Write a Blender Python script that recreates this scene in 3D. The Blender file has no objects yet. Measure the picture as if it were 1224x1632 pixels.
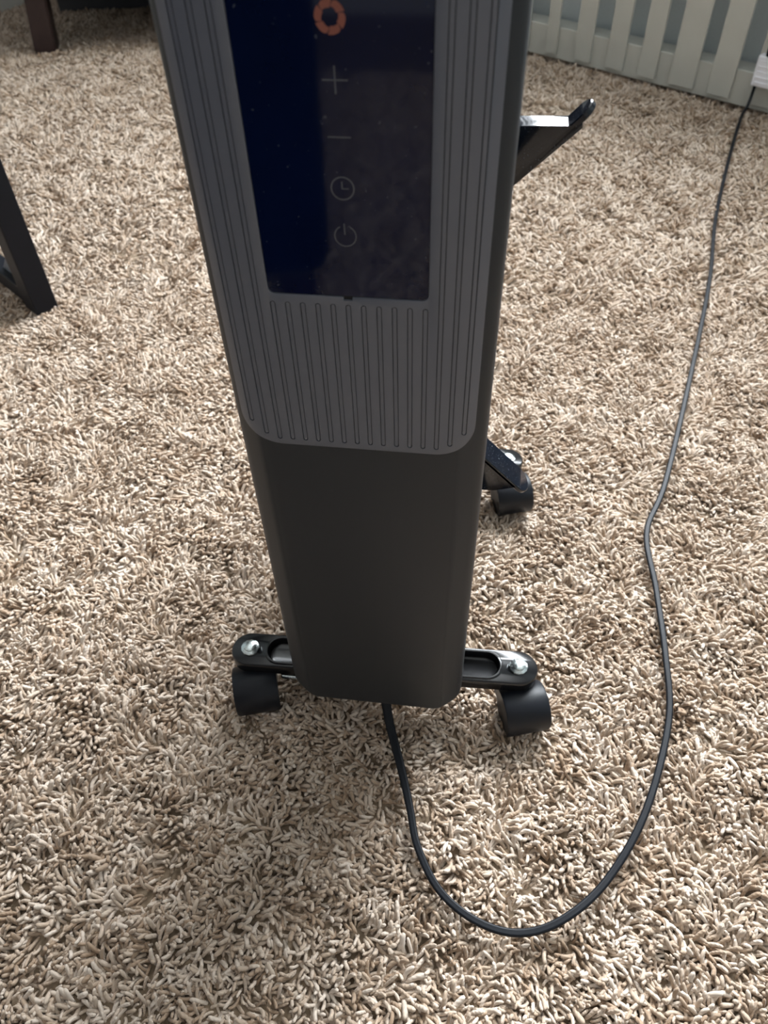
import bpy, bmesh, math, random
import numpy as np
from mathutils import Vector, Matrix

rng = np.random.default_rng(7)
random.seed(7)
sc = bpy.context.scene
COL = sc.collection
PI = math.pi

# ------------------------------------------------------------------ camera
cam_d = bpy.data.cameras.new('camera')
cam = bpy.data.objects.new('camera', cam_d)
COL.objects.link(cam)
C0 = Vector((0.0661, -0.3301, 0.7017))
RGT = Vector((0.9913445711, 0.1291991731, -0.0233134079))
DWN = Vector((0.0810941329, -0.7422640434, -0.6651825550))
FWD = Vector((-0.1032457405, 0.6575345341, -0.7463167247))
mw = Matrix.Identity(4)
for i in range(3):
    mw[i][0] = RGT[i]; mw[i][1] = -DWN[i]; mw[i][2] = -FWD[i]; mw[i][3] = C0[i]
cam.matrix_world = mw
cam_d.sensor_width = 36.0
cam_d.lens = 1226.0 / 1632.0 * 36.0
cam_d.clip_start = 0.02
cam_d.dof.use_dof = True
cam_d.dof.focus_distance = 0.56
cam_d.dof.aperture_fstop = 11.0
sc.camera = cam

# ------------------------------------------------------------------ world, lights, exposure
sc.view_settings.view_transform = 'Standard'
sc.view_settings.look = 'None'
sc.view_settings.gamma = 1.0
sc.view_settings.use_curve_mapping = False
sc.view_settings.exposure = 0.0
world = bpy.data.worlds.new('room_fill'); sc.world = world
world.use_nodes = True
bg = world.node_tree.nodes['Background']
bg.inputs[0].default_value = (0.98, 0.97, 0.94, 1)
bg.inputs[1].default_value = 0.47

# the wall line behind the slatted panel: origin A, along D, into the wall N
A = Vector((0.138, 1.862, 0)); D = Vector((0.82427718, -0.56618648, 0)); N = Vector((0.56618648, 0.82427718, 0))
WALL_OFF = 0.066
def on_wall(u, off, z): return A + D * u + N * off + Vector((0, 0, z))
WIN = (-0.34, 1.26, 0.90, 2.30)          # u0,u1,z0,z1 of the window opening

def area_light(name, loc, direction, sx, sy, power, color):
    l = bpy.data.lights.new(name, 'AREA'); l.shape = 'RECTANGLE'; l.size = sx; l.size_y = sy
    l.energy = power; l.color = color
    o = bpy.data.objects.new(name, l); COL.objects.link(o)
    o.location = loc
    o.rotation_euler = Vector(direction).to_track_quat('-Z', 'Y').to_euler()
    return o
area_light('window_daylight', on_wall(0.45, 0.95, 1.85), Vector((0.05, -1, -0.28)), 2.7, 2.0, 790, (0.90, 0.955, 1.0))

# cycles niceties (the renderer sets its own sample count)
sc.cycles.use_denoising = True
sc.cycles.max_bounces = 6
sc.cycles.diffuse_bounces = 3

# ------------------------------------------------------------------ helpers
def nt(name):
    m = bpy.data.materials.new(name); m.use_nodes = True
    n = m.node_tree.nodes; return m, n, m.node_tree.links, n['Principled BSDF']

def mat(name, col, rough=0.5, metal=0.0, spec=0.5, var=0.06, bump=0.0, scale=60.0, coat=0.0, rough_var=0.0):
    m, n, L, b = nt(name)
    b.inputs['Roughness'].default_value = rough
    b.inputs['Metallic'].default_value = metal
    b.inputs['Specular IOR Level'].default_value = spec
    b.inputs['Coat Weight'].default_value = coat
    tc = n.new('ShaderNodeTexCoord')
    no = n.new('ShaderNodeTexNoise'); no.inputs['Scale'].default_value = scale; no.inputs['Detail'].default_value = 5
    L.new(tc.outputs['Object'], no.inputs['Vector'])
    cr = n.new('ShaderNodeValToRGB')
    cr.color_ramp.elements[0].position = 0.3; cr.color_ramp.elements[1].position = 0.7
    cr.color_ramp.elements[0].color = tuple(c * (1 - var) for c in col) + (1,)
    cr.color_ramp.elements[1].color = tuple(min(1, c * (1 + var)) for c in col) + (1,)
    L.new(no.outputs['Fac'], cr.inputs['Fac']); L.new(cr.outputs['Color'], b.inputs['Base Color'])
    if rough_var:
        mr = n.new('ShaderNodeMapRange'); mr.inputs['To Min'].default_value = rough - rough_var; mr.inputs['To Max'].default_value = rough + rough_var
        L.new(no.outputs['Fac'], mr.inputs['Value']); L.new(mr.outputs['Result'], b.inputs['Roughness'])
    if bump:
        bp = n.new('ShaderNodeBump'); bp.inputs['Strength'].default_value = bump; bp.inputs['Distance'].default_value = 0.001
        L.new(no.outputs['Fac'], bp.inputs['Height']); L.new(bp.outputs['Normal'], b.inputs['Normal'])
    return m

def add_dust(m, scale=900.0, thr=0.70, amount=0.5, col=(0.5, 0.52, 0.55)):
    """fine settled specks mixed over the base colour"""
    n = m.node_tree.nodes; L = m.node_tree.links; b = n['Principled BSDF']
    src = b.inputs['Base Color'].links[0].from_socket
    tc = n.new('ShaderNodeTexCoord')
    no = n.new('ShaderNodeTexNoise'); no.inputs['Scale'].default_value = scale; no.inputs['Detail'].default_value = 2
    L.new(tc.outputs['Object'], no.inputs['Vector'])
    mr = n.new('ShaderNodeMapRange'); mr.inputs['From Min'].default_value = thr; mr.inputs['From Max'].default_value = thr + 0.05
    mr.inputs['To Max'].default_value = amount
    L.new(no.outputs['Fac'], mr.inputs['Value'])
    mx = n.new('ShaderNodeMix'); mx.data_type = 'RGBA'
    L.new(mr.outputs['Result'], mx.inputs['Factor']); L.new(src, mx.inputs['A']); mx.inputs['B'].default_value = col + (1,)
    L.new(mx.outputs['Result'], b.inputs['Base Color'])

def obj(name, bm, m, parent=None, smooth=False, angle=35, recalc=True):
    if recalc: bmesh.ops.recalc_face_normals(bm, faces=bm.faces)
    me = bpy.data.meshes.new(name); bm.to_mesh(me); bm.free()
    if m: me.materials.append(m)
    o = bpy.data.objects.new(name, me); COL.objects.link(o)
    if smooth:
        me.polygons.foreach_set('use_smooth', [True] * len(me.polygons))
        me.set_sharp_from_angle(angle=math.radians(angle))
    if parent: o.parent = parent
    return o

def thing(name, label, cat, loc=(0, 0, 0), rz=0, group=None):
    o = bpy.data.objects.new(name, None); COL.objects.link(o)
    o.location = loc; o.rotation_euler = (0, 0, rz); o['label'] = label; o['category'] = cat
    if group: o['group'] = group
    return o

def struct(name, bm, m, label=None, parent=None):
    o = obj(name, bm, m, parent)
    if not parent: o['kind'] = 'structure'
    if label: o['label'] = label
    return o

def ring(bm, pts): return [bm.verts.new(p) for p in pts]
def bridge(bm, a, b, closed=True):
    n = len(a)
    for i in range(n if closed else n - 1):
        j = (i + 1) % n
        bm.faces.new((a[i], a[j], b[j], b[i]))

def box(bm, x0, x1, y0, y1, z0, z1, mtx=None, bev=0.0):
    b2 = bmesh.new()
    bmesh.ops.create_cube(b2, size=1)
    for v in b2.verts:
        v.co = Vector(((x0 + x1) / 2 + v.co.x * (x1 - x0), (y0 + y1) / 2 + v.co.y * (y1 - y0), (z0 + z1) / 2 + v.co.z * (z1 - z0)))
    if bev: bmesh.ops.bevel(b2, geom=b2.edges[:], offset=bev, segments=2, affect='EDGES', profile=0.5)
    merge(bm, b2, mtx)
def merge(bm, b2, mtx=None):
    if mtx is not None: bmesh.ops.transform(b2, matrix=mtx, verts=b2.verts)
    me = bpy.data.meshes.new('tmp'); b2.to_mesh(me); b2.free(); bm.from_mesh(me); bpy.data.meshes.remove(me)

def rounded(x0, x1, z0, z1, r, n=8, rt=None):
    """outline of a rounded rectangle, counter-clockwise, r bottom corners, rt top corners"""
    rt = r if rt is None else rt
    P = []
    for cx, cz, a0, rr in ((x1 - r, z0 + r, -PI / 2, r), (x1 - rt, z1 - rt, 0, rt), (x0 + rt, z1 - rt, PI / 2, rt), (x0 + r, z0 + r, PI, r)):
        for i in range(n + 1):
            a = a0 + (PI / 2) * i / n
            P.append((cx + rr * math.cos(a), cz + rr * math.sin(a)))
    return P

def lathe(bm, prof, mtx=None, n=32):
    """prof: (radius, height) pairs about local z"""
    b2 = bmesh.new(); rs = []
    for r, h in prof:
        rs.append([b2.verts.new((r * math.cos(2 * PI * i / n), r * math.sin(2 * PI * i / n), h)) for i in range(n)])
    for a, b in zip(rs, rs[1:]): bridge(b2, a, b)
    b2.faces.new(rs[0][::-1]); b2.faces.new(rs[-1])
    merge(bm, b2, mtx)

def prism_xz(bm, pts, y0, y1, bev=0.0):
    b2 = bmesh.new()
    a = ring(b2, [(x, y0, z) for x, z in pts]); b = ring(b2, [(x, y1, z) for x, z in pts])
    bridge(b2, a, b); b2.faces.new(a[::-1]); b2.faces.new(b)
    if bev: bmesh.ops.bevel(b2, geom=b2.edges[:], offset=bev, segments=2, affect='EDGES', profile=0.5)
    merge(bm, b2)

def tube(bm, pts, prof):
    """sweep a closed 2-D profile [(side, up)] along pts, up stays near world z"""
    pts = [Vector(p) for p in pts]; prev = None; first = last = None
    for i, p in enumerate(pts):
        t = (pts[min(i + 1, len(pts) - 1)] - pts[max(i - 1, 0)]).normalized()
        side = t.cross(Vector((0, 0, 1)))
        side = side.normalized() if side.length > 1e-3 else Vector((1, 0, 0))
        up = side.cross(t).normalized()
        r = ring(bm, [p + side * s + up * u for s, u in prof])
        if prev: bridge(bm, prev, r)
        else: first = r
        prev = r
    bm.faces.new(first[::-1]); bm.faces.new(prev)

def catmull(P, per=10):
    P = [Vector(p) for p in P]; P = [P[0] * 2 - P[1]] + P + [P[-1] * 2 - P[-2]]; out = []
    for i in range(1, len(P) - 2):
        for k in range(per):
            t = k / per
            out.append(0.5 * ((2 * P[i]) + (P[i + 1] - P[i - 1]) * t + (2 * P[i - 1] - 5 * P[i] + 4 * P[i + 1] - P[i + 2]) * t * t + (-P[i - 1] + 3 * P[i] - 3 * P[i + 1] + P[i + 2]) * t ** 3))
    out.append(P[-2]); return out

# ------------------------------------------------------------------ materials
M = {}
M['wall'] = mat('wall_paint', (0.50, 0.55, 0.56), 0.85, var=0.03, bump=0.25, scale=220)
M['ceiling'] = mat('ceiling_paint', (0.75, 0.75, 0.73), 0.9, var=0.02)
M['frame'] = mat('window_frame_paint', (0.72, 0.72, 0.70), 0.4, var=0.02)
M['trim'] = mat('trim_paint', (0.62, 0.62, 0.58), 0.5, var=0.03)
M['slat'] = mat('slat_paint', (0.50, 0.505, 0.46), 0.5, var=0.04, scale=14)
M['cover'] = mat('dark_grey_plastic', (0.0160, 0.0195, 0.0240), 0.48, spec=0.36, var=0.05, bump=0.12, scale=2600)
M['fascia'] = mat('mid_grey_plastic', (0.094, 0.104, 0.130), 0.34, spec=0.70, var=0.04, bump=0.10, scale=2600)
M['glass'] = mat('display_glass', (0.0013, 0.0045, 0.024), 0.05, spec=0.32, var=0.15, scale=20)
add_dust(M['glass'], 420, 0.725, 0.10, (0.5, 0.55, 0.6))
M['gap'] = mat('black_gap', (0.004, 0.004, 0.005), 0.6)
M['icon'] = mat('icon_print_grey', (0.075, 0.082, 0.095), 0.5, var=0.02)
M['icon_red'] = mat('icon_print_orange', (0.21, 0.065, 0.043), 0.5, var=0.05)
M['fin'] = mat('radiator_enamel', (0.045, 0.045, 0.047), 0.35, var=0.03)
M['bar'] = mat('black_gloss_metal', (0.006, 0.006, 0.007), 0.20, spec=0.5, var=0.1, scale=90)
M['hook'] = mat('black_gloss_plastic', (0.0015, 0.0035, 0.009), 0.11, spec=0.5, var=0.1, scale=120, coat=0.0)
add_dust(M['hook'], 900, 0.66, 0.30, (0.30, 0.33, 0.38))
M['caster'] = mat('black_satin_plastic', (0.004, 0.0055, 0.0095), 0.45, spec=0.32, var=0.08, scale=150)
M['chrome'] = mat('zinc_plated_steel', (0.62, 0.68, 0.68), 0.22, metal=1.0, var=0.2, scale=500, bump=0.25)
M['cord'] = mat('black_cord_rubber', (0.005, 0.0065, 0.010), 0.48, spec=0.22, var=0.08, scale=200)
M['table'] = mat('black_table_metal', (0.005, 0.006, 0.010), 0.55, spec=0.25, var=0.08, scale=80)
M['gusset'] = mat('grey_bracket_metal', (0.13, 0.15, 0.18), 0.35, var=0.05)
M['brown'] = mat('dark_brown_wood', (0.035, 0.018, 0.017), 0.45, var=0.25, scale=30)
M['sofa'] = mat('charcoal_fabric', (0.05, 0.05, 0.055), 0.95, var=0.2, bump=0.5, scale=400)
M['white'] = mat('white_plastic', (0.84, 0.86, 0.92), 0.35, var=0.03)
M['backing'] = mat('carpet_backing', (0.20, 0.145, 0.095), 0.95, var=0.25, bump=0.6, scale=180)

def tuft_material():
    m, n, L, b = nt('carpet_yarn')
    b.inputs['Roughness'].default_value = 0.62
    b.inputs['Specular IOR Level'].default_value = 0.35
    b.inputs['Sheen Weight'].default_value = 0.25
    oi = n.new('ShaderNodeObjectInfo')
    cr = n.new('ShaderNodeValToRGB'); e = cr.color_ramp.elements
    e[0].position = 0.0; e[0].color = (0.335, 0.230, 0.150, 1)
    e[1].position = 1.0; e[1].color = (0.69, 0.583, 0.487, 1)
    x = e.new(0.30); x.color = (0.475, 0.360, 0.265, 1)
    x = e.new(0.70); x.color = (0.58, 0.467, 0.368, 1)
    cn = n.new('ShaderNodeTexNoise'); cn.inputs['Scale'].default_value = 26; cn.inputs['Detail'].default_value = 2
    L.new(oi.outputs['Location'], cn.inputs['Vector'])
    mm = n.new('ShaderNodeMath'); mm.operation = 'MULTIPLY_ADD'; mm.inputs[1].default_value = 1.9; mm.inputs[2].default_value = -0.95
    L.new(cn.outputs['Fac'], mm.inputs[0])
    ad = n.new('ShaderNodeMath'); ad.operation = 'ADD'; L.new(mm.outputs[0], ad.inputs[0]); L.new(oi.outputs['Random'], ad.inputs[1])
    L.new(ad.outputs[0], cr.inputs['Fac'])
    # yarn ply: fine twisted stripes along each tuft
    tc = n.new('ShaderNodeTexCoord')
    wv = n.new('ShaderNodeTexWave'); wv.inputs['Scale'].default_value = 140; wv.inputs['Distortion'].default_value = 3
    wv.bands_direction = 'DIAGONAL'
    L.new(tc.outputs['Object'], wv.inputs['Vector'])
    bp = n.new('ShaderNodeBump'); bp.inputs['Strength'].default_value = 0.35; bp.inputs['Distance'].default_value = 0.0006
    L.new(wv.outputs['Fac'], bp.inputs['Height']); L.new(bp.outputs['Normal'], b.inputs['Normal'])
    L.new(cr.outputs['Color'], b.inputs['Base Color'])
    return m
M['yarn'] = tuft_material()

# ------------------------------------------------------------------ room shell
bm = bmesh.new(); box(bm, -3.2, 3.0, -2.2, 3.9, -0.05, 0.0)
struct('floor', bm, M['backing'], 'beige shag carpet floor')
bm = bmesh.new(); box(bm, -3.2, 3.0, -0.4, 3.9, 2.5, 2.55)
struct('ceiling', bm, M['ceiling'])

def wall_mtx():                      # local x along D, y into wall, z up
    m = Matrix.Identity(4)
    for i in range(3): m[i][0] = D[i]; m[i][1] = N[i]; m[i][3] = A[i]
    return m
WM = wall_mtx()
bm = bmesh.new(); w0, w1 = -2.42, 2.2
yA, yB = WALL_OFF, WALL_OFF + 0.12
box(bm, w0, WIN[0], yA, yB, 0, 2.5, WM); box(bm, WIN[1], w1, yA, yB, 0, 2.5, WM)
box(bm, WIN[0], WIN[1], yA, yB, 0, WIN[2], WM); box(bm, WIN[0], WIN[1], yA, yB, WIN[3], 2.5, WM)
struct('wall_back', bm, M['wall'])
bm = bmesh.new()
for a, b in ((WIN[0], WIN[0] + .05), (WIN[1] - .05, WIN[1]), ((WIN[0] + WIN[1]) / 2 - .02, (WIN[0] + WIN[1]) / 2 + .02)):
    box(bm, a, b, yA + .03, yA + .07, WIN[2], WIN[3], WM, .003)
for a, b in ((WIN[2], WIN[2] + .05), (WIN[3] - .05, WIN[3])):
    box(bm, WIN[0], WIN[1], yA + .03, yA + .07, a, b, WM, .003)
wf = struct('window_1', bm, M['frame'], 'white framed daylight window in the back wall')
bm = bmesh.new(); box(bm, WIN[0] - .03, WIN[1] + .03, yA - .05, yA + .03, WIN[2] - .025, WIN[2], WM, .004)
obj('window_sill', bm, M['frame'], wf)
# the wall at the far left, square to the back wall
LM = Matrix.Identity(4)
P0 = Vector((-1.4318, 2.1488, 0))
for i in range(3): LM[i][0] = N[i]; LM[i][1] = -D[i]; LM[i][3] = P0[i]
LEN = (A + N * WALL_OFF - P0).dot(N)
bm = bmesh.new(); box(bm, -2.6, LEN, 0.013, 0.13, 0, 2.5, LM)
struct('wall_left', bm, M['wall'])
bm = bmesh.new(); box(bm, 1.75, 1.87, -2.2, 0.62, 0, 2.5)
struct('wall_right', bm, M['wall'])
bm = bmesh.new(); box(bm, -2.6, LEN, 0.0, 0.013, 0.0, 0.13, LM, .003)
struct('baseboard_left', bm, M['trim'])

# ------------------------------------------------------------------ carpet pile (uncountable: one object of instanced tufts)
def tuft_mesh(k):
    r = np.random.default_rng(100 + k)
    n, seg = 6, 7
    L = r.uniform(0.0125, 0.0175); R = r.uniform(0.00140, 0.00185)
    bend = r.uniform(0.3, 2.0); tw = r.uniform(-2.2, 2.2); tilt0 = r.uniform(0.15, 0.5)
    p = Vector((0, 0, -0.001)); verts = []; faces = []
    rad = [0.9, 1.0, 1.0, 1.0, 1.04, 1.08, 0.96, 0.5]
    for s in range(seg + 1):
        t = s / seg; a = tilt0 + bend * t
        d = Vector((math.sin(a) * math.cos(tw * t), math.sin(a) * math.sin(tw * t), math.cos(a)))
        u = d.cross(Vector((0, 1, 0))).normalized(); v = d.cross(u)
        for i in range(n):
            q = 2 * PI * i / n + t * 1.5
            verts.append(p + (u * math.cos(q) + v * math.sin(q)) * R * rad[s])
        p = p + d * (L / seg if s < seg - 1 else L / seg * 0.7)
    for s in range(seg):
        for i in range(n):
            faces.append((s * n + i, s * n + (i + 1) % n, (s + 1) * n + (i + 1) % n, (s + 1) * n + i))
    faces.append(tuple(range(seg * n, seg * n + n)))
    me = bpy.data.meshes.new('tuft'); me.from_pydata([tuple(v) for v in verts], [], faces); me.materials.append(M['yarn'])
    me.polygons.foreach_set('use_smooth', [True] * len(me.polygons))
    return bpy.data.objects.new('tuft', me)
tufts = bpy.data.collections.new('tuft_variants')
for k in range(10): tufts.objects.link(tuft_mesh(k))

def vnoise(x, y, seed):                               # smooth value noise
    g = np.random.default_rng(seed).uniform(-1, 1, (128, 128))
    xi = np.floor(x).astype(int); yi = np.floor(y).astype(int); fx = x - xi; fy = y - yi
    fx = fx * fx * (3 - 2 * fx); fy = fy * fy * (3 - 2 * fy)
    q = lambda a, b: g[a % 128, b % 128]
    return (q(xi, yi) * (1 - fx) + q(xi + 1, yi) * fx) * (1 - fy) + (q(xi, yi + 1) * (1 - fx) + q(xi + 1, yi + 1) * fx) * fy

def scatter(x0, x1, y0, y1, step):
    X, Y = np.meshgrid(np.arange(x0, x1, step), np.arange(y0, y1, step))
    X = X.ravel() + rng.uniform(-.55, .55, X.size) * step; Y = Y.ravel() + rng.uniform(-.55, .55, Y.size) * step
    return X, Y
cx, cy = C0.x, C0.y
def in_view(X, Y, margin=1.14):
    dx, dy = X - cx, Y - cy
    f = dx * FWD.x + dy * FWD.y - C0.z * FWD.z
    r = dx * RGT.x + dy * RGT.y - C0.z * RGT.z
    d = dx * DWN.x + dy * DWN.y - C0.z * DWN.z
    return (f > 0.05) & (np.abs(r / f) < 0.5 * margin) & (d / f < 0.666 * margin)
step_n, step_f = 0.0038, 0.0054
Xn, Yn = scatter(-0.8, 0.8, -0.62, 0.75, step_n)
Xf, Yf = scatter(-1.75, 1.1, 0.75, 2.75, step_f)
Xs, Ys = scatter(-2.6, 1.74, -1.7, 3.2, 0.0086)         # coarser pile over the rest of the floor
k = in_view(Xn, Yn, 1.5); Xn, Yn = Xn[k], Yn[k]
k = in_view(Xf, Yf, 1.5); Xf, Yf = Xf[k], Yf[k]
k = ~((in_view(Xs, Ys, 1.5) & (Xs < 1.1) & (Ys < 2.75) & (np.abs(Ys - .7) < 2.05)) & ((np.abs(Xs) < .8) & (Ys > -.62) & (Ys < .75) | (Ys >= .75) & (Xs > -1.75))); Xs, Ys = Xs[k], Ys[k]
X = np.concatenate([Xn, Xf, Xs]); Y = np.concatenate([Yn, Yf, Ys])
S = np.concatenate([np.full(Xn.size, 1.0), np.full(Xf.size, 1.22), np.full(Xs.size, 1.75)])
# keep on the room side of both walls
room = ((X - A.x) * N.x + (Y - A.y) * N.y < WALL_OFF - .003) & ((X - P0.x) * D.x + (Y - P0.y) * D.y > 0.003)
X, Y, S = X[room], Y[room], S[room]
yaw = 2.6 * (vnoise(X / .055, Y / .055, 1) + .6 * vnoise(X / .023 + 9, Y / .023, 2)) * 1.6 + rng.normal(0, 0.75, X.size)
lean = 0.38 + 0.30 * vnoise(X / .035, Y / .035 + 5, 3) + rng.normal(0, .22, X.size)
hz = 0.0026 * vnoise(X / .040, Y / .040, 4) + 0.0020 * vnoise(X / .016, Y / .016, 5)
S = S * (1 + rng.normal(0, .13, X.size) + 0.16 * vnoise(X / .028, Y / .028, 6)) * 0.88
n = X.size
me = bpy.data.meshes.new('carpet_pile')
me.vertices.add(n)
co = np.stack([X, Y, hz * np.minimum(S, 1.3)], 1).astype(np.float32)
me.vertices.foreach_set('co', co.ravel())
a = me.attributes.new('rot', 'FLOAT_VECTOR', 'POINT')
rot = np.stack([rng.normal(0, .2, n), np.clip(lean, -.3, 1.1), yaw], 1).astype(np.float32)
a.data.foreach_set('vector', rot.ravel())
a = me.attributes.new('scl', 'FLOAT', 'POINT'); a.data.foreach_set('value', S.astype(np.float32))
a = me.attributes.new('pick', 'INT', 'POINT'); a.data.foreach_set('value', rng.integers(0, 10, n).astype(np.int32))
pile = bpy.data.objects.new('carpet_pile', me); COL.objects.link(pile)
pile['kind'] = 'stuff'; pile['label'] = 'long twisted beige yarn pile of the shag carpet'; pile['category'] = 'carpet'
g = bpy.data.node_groups.new('pile', 'GeometryNodeTree')
g.interface.new_socket('Geometry', in_out='INPUT', socket_type='NodeSocketGeometry')
g.interface.new_socket('Geometry', in_out='OUTPUT', socket_type='NodeSocketGeometry')
gi = g.nodes.new('NodeGroupInput'); go = g.nodes.new('NodeGroupOutput')
ip = g.nodes.new('GeometryNodeInstanceOnPoints'); ip.inputs['Pick Instance'].default_value = True
ci = g.nodes.new('GeometryNodeCollectionInfo'); ci.inputs['Collection'].default_value = tufts
ci.inputs['Separate Children'].default_value = True; ci.inputs['Reset Children'].default_value = True
def named(nm, ty):
    q = g.nodes.new('GeometryNodeInputNamedAttribute'); q.data_type = ty; q.inputs['Name'].default_value = nm
    return q.outputs['Attribute']
e2r = g.nodes.new('FunctionNodeEulerToRotation')
g.links.new(named('rot', 'FLOAT_VECTOR'), e2r.inputs[0])
g.links.new(gi.outputs[0], ip.inputs['Points']); g.links.new(ci.outputs[0], ip.inputs['Instance'])
g.links.new(named('pick', 'INT'), ip.inputs['Instance Index'])
g.links.new(e2r.outputs[0], ip.inputs['Rotation']); g.links.new(named('scl', 'FLOAT'), ip.inputs['Scale'])
g.links.new(ip.outputs[0], go.inputs[0])
md = pile.modifiers.new('pile', 'NODES'); md.node_group = g

# ------------------------------------------------------------------ the heater
p = 0.0078                                    # groove pitch of the ribbed fascia
def zz(k): return (62.5 + k) * p              # height in pitches above / below the display's lower edge
heater = thing('space_heater', 'tall dark grey oil-filled radiator heater with ribbed fascia and black touch display, standing on casters', 'heater')
TOP = 0.70

# front cover: lofted shell, side edges broken by a soft chamfer
bm = bmesh.new()
spec = [(0.0170, 0.0030, 0.0000), (0.0152, 0.0020, 0.0004), (0.0135, 0.0016, 0.0012), (0.0060, 0.0008, 0.0058), (0.0040, 0.0004, 0.0072), (0.0018, 0.0002, 0.0096), (0.0006, 0.0, 0.0125), (0.0, 0.0, 0.0165), (0.0, 0.0, 0.064)]
HW = 9.78 * p; ZB = zz(-54.5)
rings_ = []
for ix, iz, y in spec:
    r = max(0.021 - ix * 0.75, 0.005)
    rings_.append(ring(bm, [(x, y, z) for x, z in rounded(-HW + ix, HW - ix, ZB + iz, TOP - iz, r, 10)]))
for a_, b_ in zip(rings_, rings_[1:]): bridge(bm, a_, b_)
bm.faces.new(rings_[0][::-1]); bm.faces.new(rings_[-1])
obj('front_cover', bm, M['cover'], heater, smooth=True, angle=30)

# ribbed fascia: a plate with the display window and 17 rounded grooves cut in
def from_outline(name, pts, y0, y1):
    b = bmesh.new(); a1 = ring(b, [(x, y0, z) for x, z in pts]); a2 = ring(b, [(x, y1, z) for x, z in pts])
    bridge(b, a1, a2); b.faces.new(a1[::-1]); b.faces.new(a2); bmesh.ops.recalc_face_normals(b, faces=b.faces)
    m_ = bpy.data.meshes.new(name); b.to_mesh(m_); b.free()
    o = bpy.data.objects.new(name, m_); COL.objects.link(o); return o
HI = 8.78 * p
plate = from_outline('fascia', rounded(-HI, HI, zz(-13.32), TOP - 0.012, 3.0 * p, 14), -0.0016, 0.0060)
HD = 5.18 * p; DTOP = zz(21.5)
cut = from_outline('cut', rounded(-HD, HD, zz(0), DTOP, 0.0035, 6), -0.01, 0.01)
notch = from_outline('notch', [(-0.0020, zz(-.24)), (0.0024, zz(-.24)), (0.0024, zz(.2)), (-0.0020, zz(.2))], -0.01, 0.01)
ends = {0: -11.18, 1: -12.36, 15: -12.36, 16: -11.18}
bg_ = bmesh.new()
for i in range(17):
    x = (i - 8) * p; hw = 0.18 * p
    z0 = zz(ends.get(i, -12.8)); z1 = zz(-0.55) if 3 <= i <= 13 else TOP - 0.02
    pts = rounded(x - hw, x + hw, z0, z1, hw * 0.94, 4)
    ins = 0.00044; pin = rounded(x - hw + ins, x + hw - ins, z0 + ins, z1 - ins, (hw - ins) * 0.98, 4)
    a1 = ring(bg_, [(q, -0.01, z) for q, z in pts]); a2 = ring(bg_, [(q, 0.0014, z) for q, z in pts])
    a3 = ring(bg_, [(q, 0.0014, z) for q, z in pin]); a4 = ring(bg_, [(q, -0.00135, z) for q, z in pin])
    bridge(bg_, a1, a2); bridge(bg_, a2, a3); bridge(bg_, a3, a4); bg_.faces.new(a1[::-1]); bg_.faces.new(a4)
bmesh.ops.recalc_face_normals(bg_, faces=bg_.faces)
m_ = bpy.data.meshes.new('grooves'); bg_.to_mesh(m_); bg_.free()
gr = bpy.data.objects.new('grooves', m_); COL.objects.link(gr)
for c_ in (cut, notch, gr):
    if c_ is gr:
        bv = plate.modifiers.new('bevel', 'BEVEL'); bv.width = 0.00035; bv.segments = 2; bv.limit_method = 'ANGLE'; bv.angle_limit = math.radians(50)
    b_ = plate.modifiers.new('b', 'BOOLEAN'); b_.operation = 'DIFFERENCE'; b_.solver = 'EXACT'; b_.object = c_
dg = bpy.context.evaluated_depsgraph_get()
me2 = bpy.data.meshes.new_from_object(plate.evaluated_get(dg))
for o_ in (plate, cut, notch, gr): bpy.data.objects.remove(o_, do_unlink=True)
bm = bmesh.new(); bm.from_mesh(me2)
bmesh.ops.triangulate(bm, faces=bm.faces)
for v in bm.verts:                            # the plate's sides roll back with the cover's edge
    e_ = max(0.0, abs(v.co.x) - 7.4 * p)
    v.co.y += e_ * e_ * 17.0
obj('ribbed_fascia', bm, M['fascia'], heater, smooth=True, angle=30, recalc=False)

# display glass with its printed icons (flat print on the glass)
bm = bmesh.new()
prism_xz(bm, rounded(-HD + .00025, HD - .00025, zz(0) + .00035, DTOP - .00025, 0.0033, 6), -0.0009, 0.0005)
disp = obj('display_glass', bm, M['glass'], heater, smooth=True)
bm = bmesh.new(); box(bm, -0.0020, 0.0024, -0.0003, 0.0004, zz(-.26), zz(.2)); obj('latch_notch', bm, M['gap'], disp)
YI = -0.00096
def flat_ring(bm, cx, cz, r0, r1, a0=0.0, a1=2 * PI, n=40):
    lo = []; hi = []
    for i in range(n + 1):
        a_ = a0 + (a1 - a0) * i / n
        lo.append(bm.verts.new((cx + r0 * math.sin(a_), YI, cz + r0 * math.cos(a_)))); hi.append(bm.verts.new((cx + r1 * math.sin(a_), YI, cz + r1 * math.cos(a_))))
    for i in range(n): bm.faces.new((lo[i], lo[i + 1], hi[i + 1], hi[i]))
def bar2(bm, x0, z0, x1, z1, w):
    a_ = Vector((x0, 0, z0)); b_ = Vector((x1, 0, z1)); t = (b_ - a_).normalized(); s_ = Vector((-t.z, 0, t.x)) * w / 2
    bm.faces.new([bm.verts.new(Vector((0, YI, 0)) + q) for q in (a_ - s_, b_ - s_, b_ + s_, a_ + s_)])
bm = bmesh.new(); XI = 0.0006
bar2(bm, XI - .0053, zz(12.76), XI + .0053, zz(12.76), .00055); bar2(bm, XI, zz(12.76) + .0053, XI, zz(12.76) - .0053, .00058)
obj('plus_icon', bm, M['icon'], disp)
bm = bmesh.new(); bar2(bm, XI + .0003 - .0050, zz(9.9), XI + .0003 + .0050, zz(9.9), .00055)
obj('minus_icon', bm, M['icon'], disp)
bm = bmesh.new(); flat_ring(bm, .0009, zz(7.06), .0048, .0054)
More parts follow.
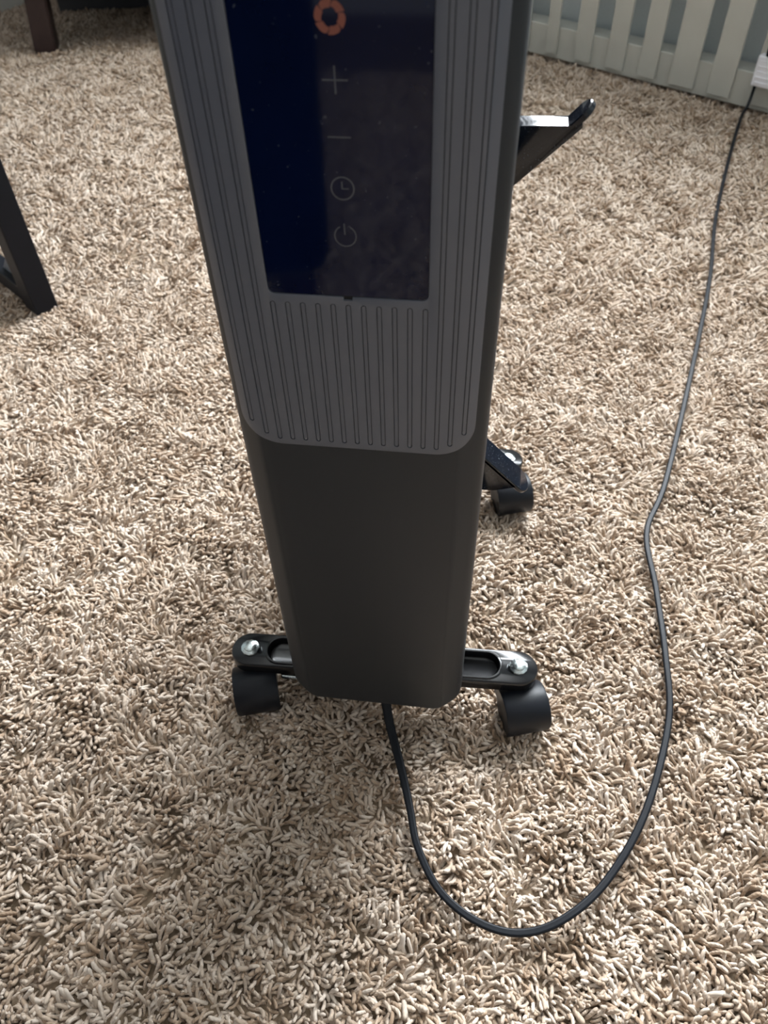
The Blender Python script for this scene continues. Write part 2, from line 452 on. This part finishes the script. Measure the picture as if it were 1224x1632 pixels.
bar2(bm, .0007, zz(7.06) + .0031, .0007, zz(7.06) - .0002, .0006); bar2(bm, .0005, zz(7.06) - .0001, .0037, zz(7.06) - .0001, .0005)
obj('clock_icon', bm, M['icon'], disp)
bm = bmesh.new(); flat_ring(bm, .0008, zz(4.15), .0048, .0053, math.radians(27), math.radians(333)); bar2(bm, .0005, zz(4.15) + .0062, .0006, zz(4.15) + .0006, .0006)
obj('power_icon', bm, M['icon'], disp)
# orange emblem: a broad ring cut by six slanting blades' edges
bm = bmesh.new(); ex, ez = .0002, zz(15.6)
for k in range(6):
    a0 = 2 * PI * k / 6 + .25; n_ = 8; inner = []; outer = []
    for i in range(n_ + 1):
        t = i / n_; ao = a0 + (2 * PI / 6 - .07) * t
        rin = 0.0030 + 0.0007 * math.cos((t - .5) * PI) * 0.0 + 0.0006 * (1 - t)
        rout = 0.0061 - 0.0005 * max(0, 1 - t * 5)
        ai = ao - .16
        inner.append(bm.verts.new((ex + rin * math.sin(ai), YI, ez + rin * math.cos(ai)))); outer.append(bm.verts.new((ex + rout * math.sin(ao), YI, ez + rout * math.cos(ao))))
    for i in range(n_): bm.faces.new((inner[i], inner[i + 1], outer[i + 1], outer[i]))
obj('ring_emblem', bm, M['icon_red'], disp)

# radiator body: a row of pressed steel fins behind the cover
def fin_mesh(y):
    b = bmesh.new(); rs = []
    for ins, dy in ((0.010, -0.011), (0.002, -0.006), (0.0, -0.0015), (0.0, 0.0015), (0.002, 0.006), (0.010, 0.011)):
        rs.append(ring(b, [(x, dy, z) for x, z in rounded(-0.073 + ins, 0.073 - ins, 0.082 + ins, 0.655 - ins, 0.03, 6)]))
    for q, w in zip(rs, rs[1:]): bridge(b, q, w)
    b.faces.new(rs[0][::-1]); b.faces.new(rs[-1]); return b
f0 = obj('fin', fin_mesh(0), M['fin'], heater, smooth=True, angle=40)
for k in range(7):
    f = f0 if k == 0 else f0.copy()
    if k: COL.objects.link(f)
    f.location = (0, 0.095 + k * 0.043, 0)
for z in (0.13, 0.60):
    bm = bmesh.new(); lathe(bm, [(0.017, 0.0645), (0.017, 0.356)], Matrix.Translation((0, 0, z)) @ Matrix.Rotation(-PI / 2, 4, 'X'), 24)
    obj('oil_pipe', bm, M['fin'], heater, smooth=True)

# cord hooks: an inclined tongue with a web, one pointing up, one pointing down
def hook(name, pts_web, tongue, y0, y1):
    bm = bmesh.new()
    prism_xz(bm, pts_web, y0, y1 - .001, .0006)
    o = obj(name, bm, M['hook'], heater, smooth=True, angle=30)
    # tongue: plate from root to tip, rounded in plan at the tip
    (xa, za), (xb, zb) = tongue; t = Vector((xb - xa, 0, zb - za)); Lg = t.length; t.normalize(); nn = Vector((-t.z, 0, t.x))
    bm = bmesh.new(); yc = (y0 + y1) / 2; hw = (y1 - y0) / 2
    prof = [(0, -hw), (Lg - hw * .9, -hw)] + [(Lg - hw * .9 + hw * .9 * math.sin(a_), -hw * math.cos(a_)) for a_ in [PI * i / 14 for i in range(1, 14)]] + [(Lg - hw * .9, hw), (0, hw)]
    rs = []
    for d_, ins in ((-.0019, .0006), (-.0013, 0), (.0013, 0), (.0019, .0006)):
        rs.append(ring(bm, [Vector((xa, yc, za)) + t * (s * (1 - ins / Lg)) + Vector((0, q * (1 - ins / hw), 0)) + nn * d_ for s, q in prof]))
    for q, w in zip(rs, rs[1:]): bridge(bm, q, w)
    bm.faces.new(rs[0][::-1]); bm.faces.new(rs[-1])
    obj('hook_tongue', bm, M['hook'], o, smooth=True, angle=40)
    return o
HY0, HY1 = 0.098, 0.122
hook('cord_hook', [(0.070, 0.5325), (0.1075, 0.5325), (0.1110, 0.5350), (0.1115, 0.532), (0.078, 0.499), (0.070, 0.495)], ((0.072, 0.4955), (0.1160, 0.5425)), HY0, HY0 + .0145)
hook('cord_hook', [(0.070, 0.252), (0.088, 0.252), (0.106, 0.258), (0.078, 0.286), (0.070, 0.292)], ((0.072, 0.292), (0.1145, 0.2475)), HY0, HY1)

# caster feet: pressed bar with slot, chrome bolts, hooded twin-wheel casters
def capsule(hl, hw, n=14):
    P = []
    for i in range(n + 1):
        a_ = -PI / 2 + PI * i / n; P.append((hl + hw * math.cos(a_), hw * math.sin(a_)))
    for i in range(n + 1):
        a_ = PI / 2 + PI * i / n; P.append((-hl + hw * math.cos(a_), hw * math.sin(a_)))
    return P
def foot(loc, rz, half, flip=1, casters=((-1, 0.1), (1, -0.2))):
    F = bpy.data.objects.new('foot_bar', None)
    bm = bmesh.new()
    T = 0.0595
    rows = [(half, .0165, T - .014), (half, .0182, T - .013), (half, .0184, T - .0025), (half, .0178, T - .0010), (half, .0168, T),
            (half - .0300, .0158, T), (half - .0303, .0148, T + .0015), (half - .0306, .0134, T + .0015), (half - .0308, .0122, T - .0006), (half - .0310, .0116, T - .007), (half - .0314, .0100, T - .0078)]
    rs = [ring(bm, [(x, y, z) for x, y in capsule(hl, hw)]) for hl, hw, z in rows]
    for q, w in zip(rs, rs[1:]): bridge(bm, q, w)
    bm.faces.new(rs[0][::-1]); bm.faces.new(rs[-1])
    bpy.data.objects.remove(F)
    F = obj('foot_bar', bm, M['bar'], heater, smooth=True, angle=50)
    F.location = loc; F.rotation_euler = (0, 0, rz)
    for s, ang in casters:
        bm = bmesh.new()
        b2 = bmesh.new(); lathe(b2, [(0.0086, 0), (0.0090, .0012), (0.0086, .0022), (0.0060, .0034), (0.0058, .0050), (0.0040, .0058), (0.0015, .0060)], Matrix.Translation((s * half, 0, T - .0002)), 12)
        merge(bm, b2)
        obj('bolt', bm, M['chrome'], F, smooth=True, angle=25)
        # caster frame: stem + hood; local x is the wheel axis
        cm = Matrix.Translation((s * half, 0, 0)) @ Matrix.Rotation(ang, 4, 'Z')
        R_, Hc, W2 = 0.0215, 0.0235, 0.0213; off = -0.024 * flip
        bm = bmesh.new()
        lathe(bm, [(0.0085, 0.030), (0.0085, T - .0142)], cm, 20)
        b2 = bmesh.new(); prev = None; caps = []
        for x, rr in ((-W2 + .001, R_ + .0002), (-W2 + .0002, R_ + .0014), (-W2 + .002, R_ + .0024), (W2 - .002, R_ + .0024), (W2 - .0002, R_ + .0014), (W2 - .001, R_ + .0002)):
            arc = []
            for i in range(25):
                a_ = math.radians(-48 + 276 * i / 24 if False else -30 + 215 * i / 24)
                arc.append((x, off - rr * math.cos(a_) * flip, Hc + rr * math.sin(a_)))
            r1 = ring(b2, arc)
            if prev: bridge(b2, prev, r1, closed=False)
            caps.append(r1); prev = r1
        for r1 in (caps[0], caps[-1]):
            c_ = b2.verts.new((r1[0].co.x, off, Hc))
            for i in range(24): b2.faces.new((c_, r1[i], r1[i + 1]))
        merge(bm, b2, cm)
        h_ = obj('caster_hood', bm, M['caster'], F, smooth=True, angle=40)
        for sx in (-1, 1):
            bm = bmesh.new()
            lathe(bm, [(0.014, -.0085), (R_ - .0015, -.0085), (R_, -.007), (R_, .007), (R_ - .0015, .0085), (0.014, .0085)], cm @ Matrix.Translation((sx * .0105, off, Hc - .002)) @ Matrix.Rotation(PI / 2, 4, 'Y'), 28)
            obj('caster_wheel', bm, M['caster'], F, smooth=True, angle=40)
    return F
foot((0.0000, 0.0505, 0), math.radians(2.0), 0.1290, 1, ((-1, 0.27), (1, 0.28)))
foot((-0.012, 0.3330, 0), math.radians(1.0), 0.1240, 1, ((-1, -0.2), (1, 0.3)))
bm = bmesh.new(); lathe(bm, [(.0022, -.097), (.0030, -.095), (.0030, .060), (.0022, .062)], Matrix.Translation((0, .031, .040)) @ Matrix.Rotation(PI / 2, 4, 'Y'), 12)
obj('clamp_rod', bm, M['chrome'], heater, smooth=True)

# power cord: flat twin flex over the pile, up to its plug at the socket block
cp = [(0.0050, 0.0300, 0.070), (0.0052, 0.0240, 0.050), (0.0120, 0.0020, 0.026), (0.0284, -0.0399, .0185), (0.0400, -0.0740, .0165), (0.0495, -0.1047, .017), (0.0711, -0.1375, .016), (0.1033, -0.1574, .0165),
      (0.1385, -0.1613, .016), (0.1736, -0.1463, .017), (0.2106, -0.1104, .016), (0.2470, -0.0482, .0165), (0.2755, 0.0395, .016), (0.2801, 0.1091, .017), (0.2795, 0.1955, .016), (0.2770, 0.2760, .0165),
      (0.3072, 0.3602, .0165), (0.3645, 0.5745, .017), (0.4255, 0.8215, .017), (0.4661, 1.0293, .016), (0.5241, 1.2596, .017), (0.5830, 1.4700, .020)]
pe = on_wall(0.578, -0.014, 0.068)
cp += [(0.598, 1.500, .034), (pe.x, pe.y, pe.z)]
prof = []
for i in range(16):
    a_ = 2 * PI * i / 16; s_ = math.cos(a_); u_ = math.sin(a_)
    prof.append((s_ * .0033, u_ * .0023 * (1 - .35 * math.exp(-(s_ / .35) ** 2))))
bm = bmesh.new(); path = catmull(cp, 10)
tube(bm, path, prof)
vs = list(bm.verts)                            # broad strain relief where the flex leaves the cover
for i in range(45):
    k_ = 1 + 0.65 * (1 - i / 45) ** 1.2
    for v in vs[i * 16:(i + 1) * 16]: v.co = path[i] + (v.co - path[i]) * k_
cord = obj('power_cord', bm, M['cord'], heater, smooth=True, angle=60)

# ------------------------------------------------------------------ slatted panel at the back wall
rail = thing('slatted_panel', 'off-white wooden slatted panel standing on the carpet against the grey back wall', 'crib', (0, 0, 0))
bm = bmesh.new(); box(bm, -0.22, 1.25, 0.0, 0.056, 0.014, 0.083, WM, .002); obj('bottom_rail', bm, M['slat'], rail)
bm = bmesh.new(); box(bm, -0.22, 1.25, 0.0, 0.025, 0.70, 0.765, WM, .004); obj('top_rail', bm, M['slat'], rail)
edges = [(-0.22, -0.175), (-0.15, -0.11), (-0.095, -0.062), (-0.040, -0.006), (0.046, 0.077), (0.128, 0.173), (0.216, 0.262), (0.301, 0.346), (0.381, 0.441), (0.474, 0.527), (0.567, 0.618), (0.66, 0.708), (0.75, 0.798), (0.84, 0.888), (0.93, 0.978), (1.02, 1.068), (1.11, 1.158), (1.20, 1.248)]
for a_, b_ in edges:
    bm = bmesh.new(); box(bm, a_, b_, -0.007, 0.006 - .0065, 0.024, 0.735, WM, .0015); obj('slat', bm, M['slat'], rail)

# socket block with a plug, hung on the panel at the right edge of the view
sb = thing('socket_block', 'white socket block with black plug on the slatted panel at the cord end', 'power outlet')
bm = bmesh.new(); box(bm, 0.572, 0.665, -0.030, -0.0072, 0.068, 0.126, WM, .003)
for k in range(5): box(bm, 0.578, 0.66, -0.0312, -0.029, 0.075 + k * .010, 0.078 + k * .010, WM, .0004)
obj('housing', bm, M['white'], sb)
bm = bmesh.new(); box(bm, 0.586, 0.64, -0.034, -0.010, 0.1262, 0.165, WM, .004); obj('plug_body', bm, M['cord'], sb)

# ------------------------------------------------------------------ black table at the left
tb = thing('black_table', 'black metal framed table at the left edge, square leg on a floor bar', 'table', (-0.638, 0.664, 0), 0)
dirb = Vector((-0.80, 0.60, 0)).normalized()
tm = Matrix.Rotation(math.atan2(dirb.y, dirb.x) - PI, 4, 'Z')     # local -x runs along the floor bar
bm = bmesh.new(); box(bm, -.019, .019, -.019, .019, 0.006, 0.70, tm, .002); obj('leg', bm, M['table'], tb)
bm = bmesh.new(); box(bm, -.517, -.483, -.017, .017, 0.006, 0.70, tm, .002); obj('leg', bm, M['table'], tb)
bm = bmesh.new(); box(bm, -.4825, -.0175, -.015, .015, 0.010, 0.038, tm, .002); obj('floor_bar', bm, M['table'], tb)
bm = bmesh.new(); prism_xz(bm, [(-.0178, .0385), (-.10, .0385), (-.0178, .115)], -.003, .003)
bmesh.ops.transform(bm, matrix=tm, verts=bm.verts); obj('corner_bracket', bm, M['gusset'], tb)
bm = bmesh.new(); box(bm, -.56, .03, -.03, .40, .7005, .722, tm, .003); obj('tabletop', bm, M['table'], tb)

# ------------------------------------------------------------------ armchair at the far left
sf = thing('armchair', 'armchair on thick dark brown wooden legs in shade at the top left', 'armchair', (-1.125, 1.825, 0), math.radians(12))
def leg(x, y):
    b = bmesh.new(); rs = []
    for z, hx, ox in ((0.004, .023, -.014), (0.012, .029, -.013), (0.125, .0275, 0.0), (.1395, .028, .001)):
        rs.append(ring(b, [(x + ox + sx * hx, y + sy * .022, z) for sx, sy in ((-1, -1), (1, -1), (1, 1), (-1, 1))]))
    for q, w in zip(rs, rs[1:]): bridge(b, q, w)
    b.faces.new(rs[0][::-1]); b.faces.new(rs[-1]); bmesh.ops.bevel(b, geom=b.edges[:], offset=.003, segments=2, affect='EDGES'); return b
bm = bmesh.new(); box(bm, -.05, .60, .345, .37, .006, .1395, None, .002); obj('back_shade_panel', bm, M['sofa'], sf)  # dark sheet standing in for the deep shade under the chair
bm = bmesh.new(); box(bm, .580, .60, .035, .344, .006, .1395, None, .002); obj('side_light_block', bm, M['sofa'], sf)  # hidden panel added to block window light from under the chair
for x, y in ((0, 0), (.55, 0)): obj('leg', leg(x, y), M['brown'], sf, smooth=True, angle=40)
bm = bmesh.new(); box(bm, -.05, .60, -.04, .38, .140, .27, None, .006); obj('frame', bm, M['brown'], sf)
bm = bmesh.new(); box(bm, .03, .52, -.03, .28, .271, .40, None, .02); obj('seat_cushion', bm, M['sofa'], sf, smooth=True)
bm = bmesh.new(); box(bm, .03, .52, .285, .38, .271, .80, None, .03); obj('backrest', bm, M['sofa'], sf, smooth=True)
for a_, b_ in ((-.05, .025), (.525, .60)):
    bm = bmesh.new(); box(bm, a_, b_, -.04, .38, .271, .56, None, .02); obj('armrest', bm, M['sofa'], sf, smooth=True)

# ------------------------------------------------------------------ unseen armchair added behind the camera to darken the display's reflection
ac = thing('armchair', 'unseen navy blue armchair added to darken the reflection in the left half of the display glass', 'armchair', (-0.679, -0.916, 0), math.radians(-12))
M['navy'] = mat('navy_fabric', (0.004, 0.006, 0.016), 0.95, spec=0.1, var=0.2, bump=0.4, scale=300)
for x0, x1, nm, z1 in ((-.42, .46, 'seat', .44), (-.42, -.30, 'arm', .66), (.33, .46, 'arm', .66)):
    bm = bmesh.new(); box(bm, x0 + (.121 if nm == 'seat' else 0), x1 - (.131 if nm == 'seat' else 0), -.40, .38, .10, z1, None, .03); obj(nm, bm, M['navy'], ac, smooth=True)
bm = bmesh.new(); box(bm, -.42, .46, -.56, -.405, .10, .82, None, .04); obj('backrest', bm, M['navy'], ac, smooth=True)
for x in (-.37, .41):
    for y in (-.35, .33):
        bm = bmesh.new(); box(bm, x - .025, x + .025, y - .025, y + .025, .004, .0995, None, .004); obj('leg', bm, M['brown'], ac)
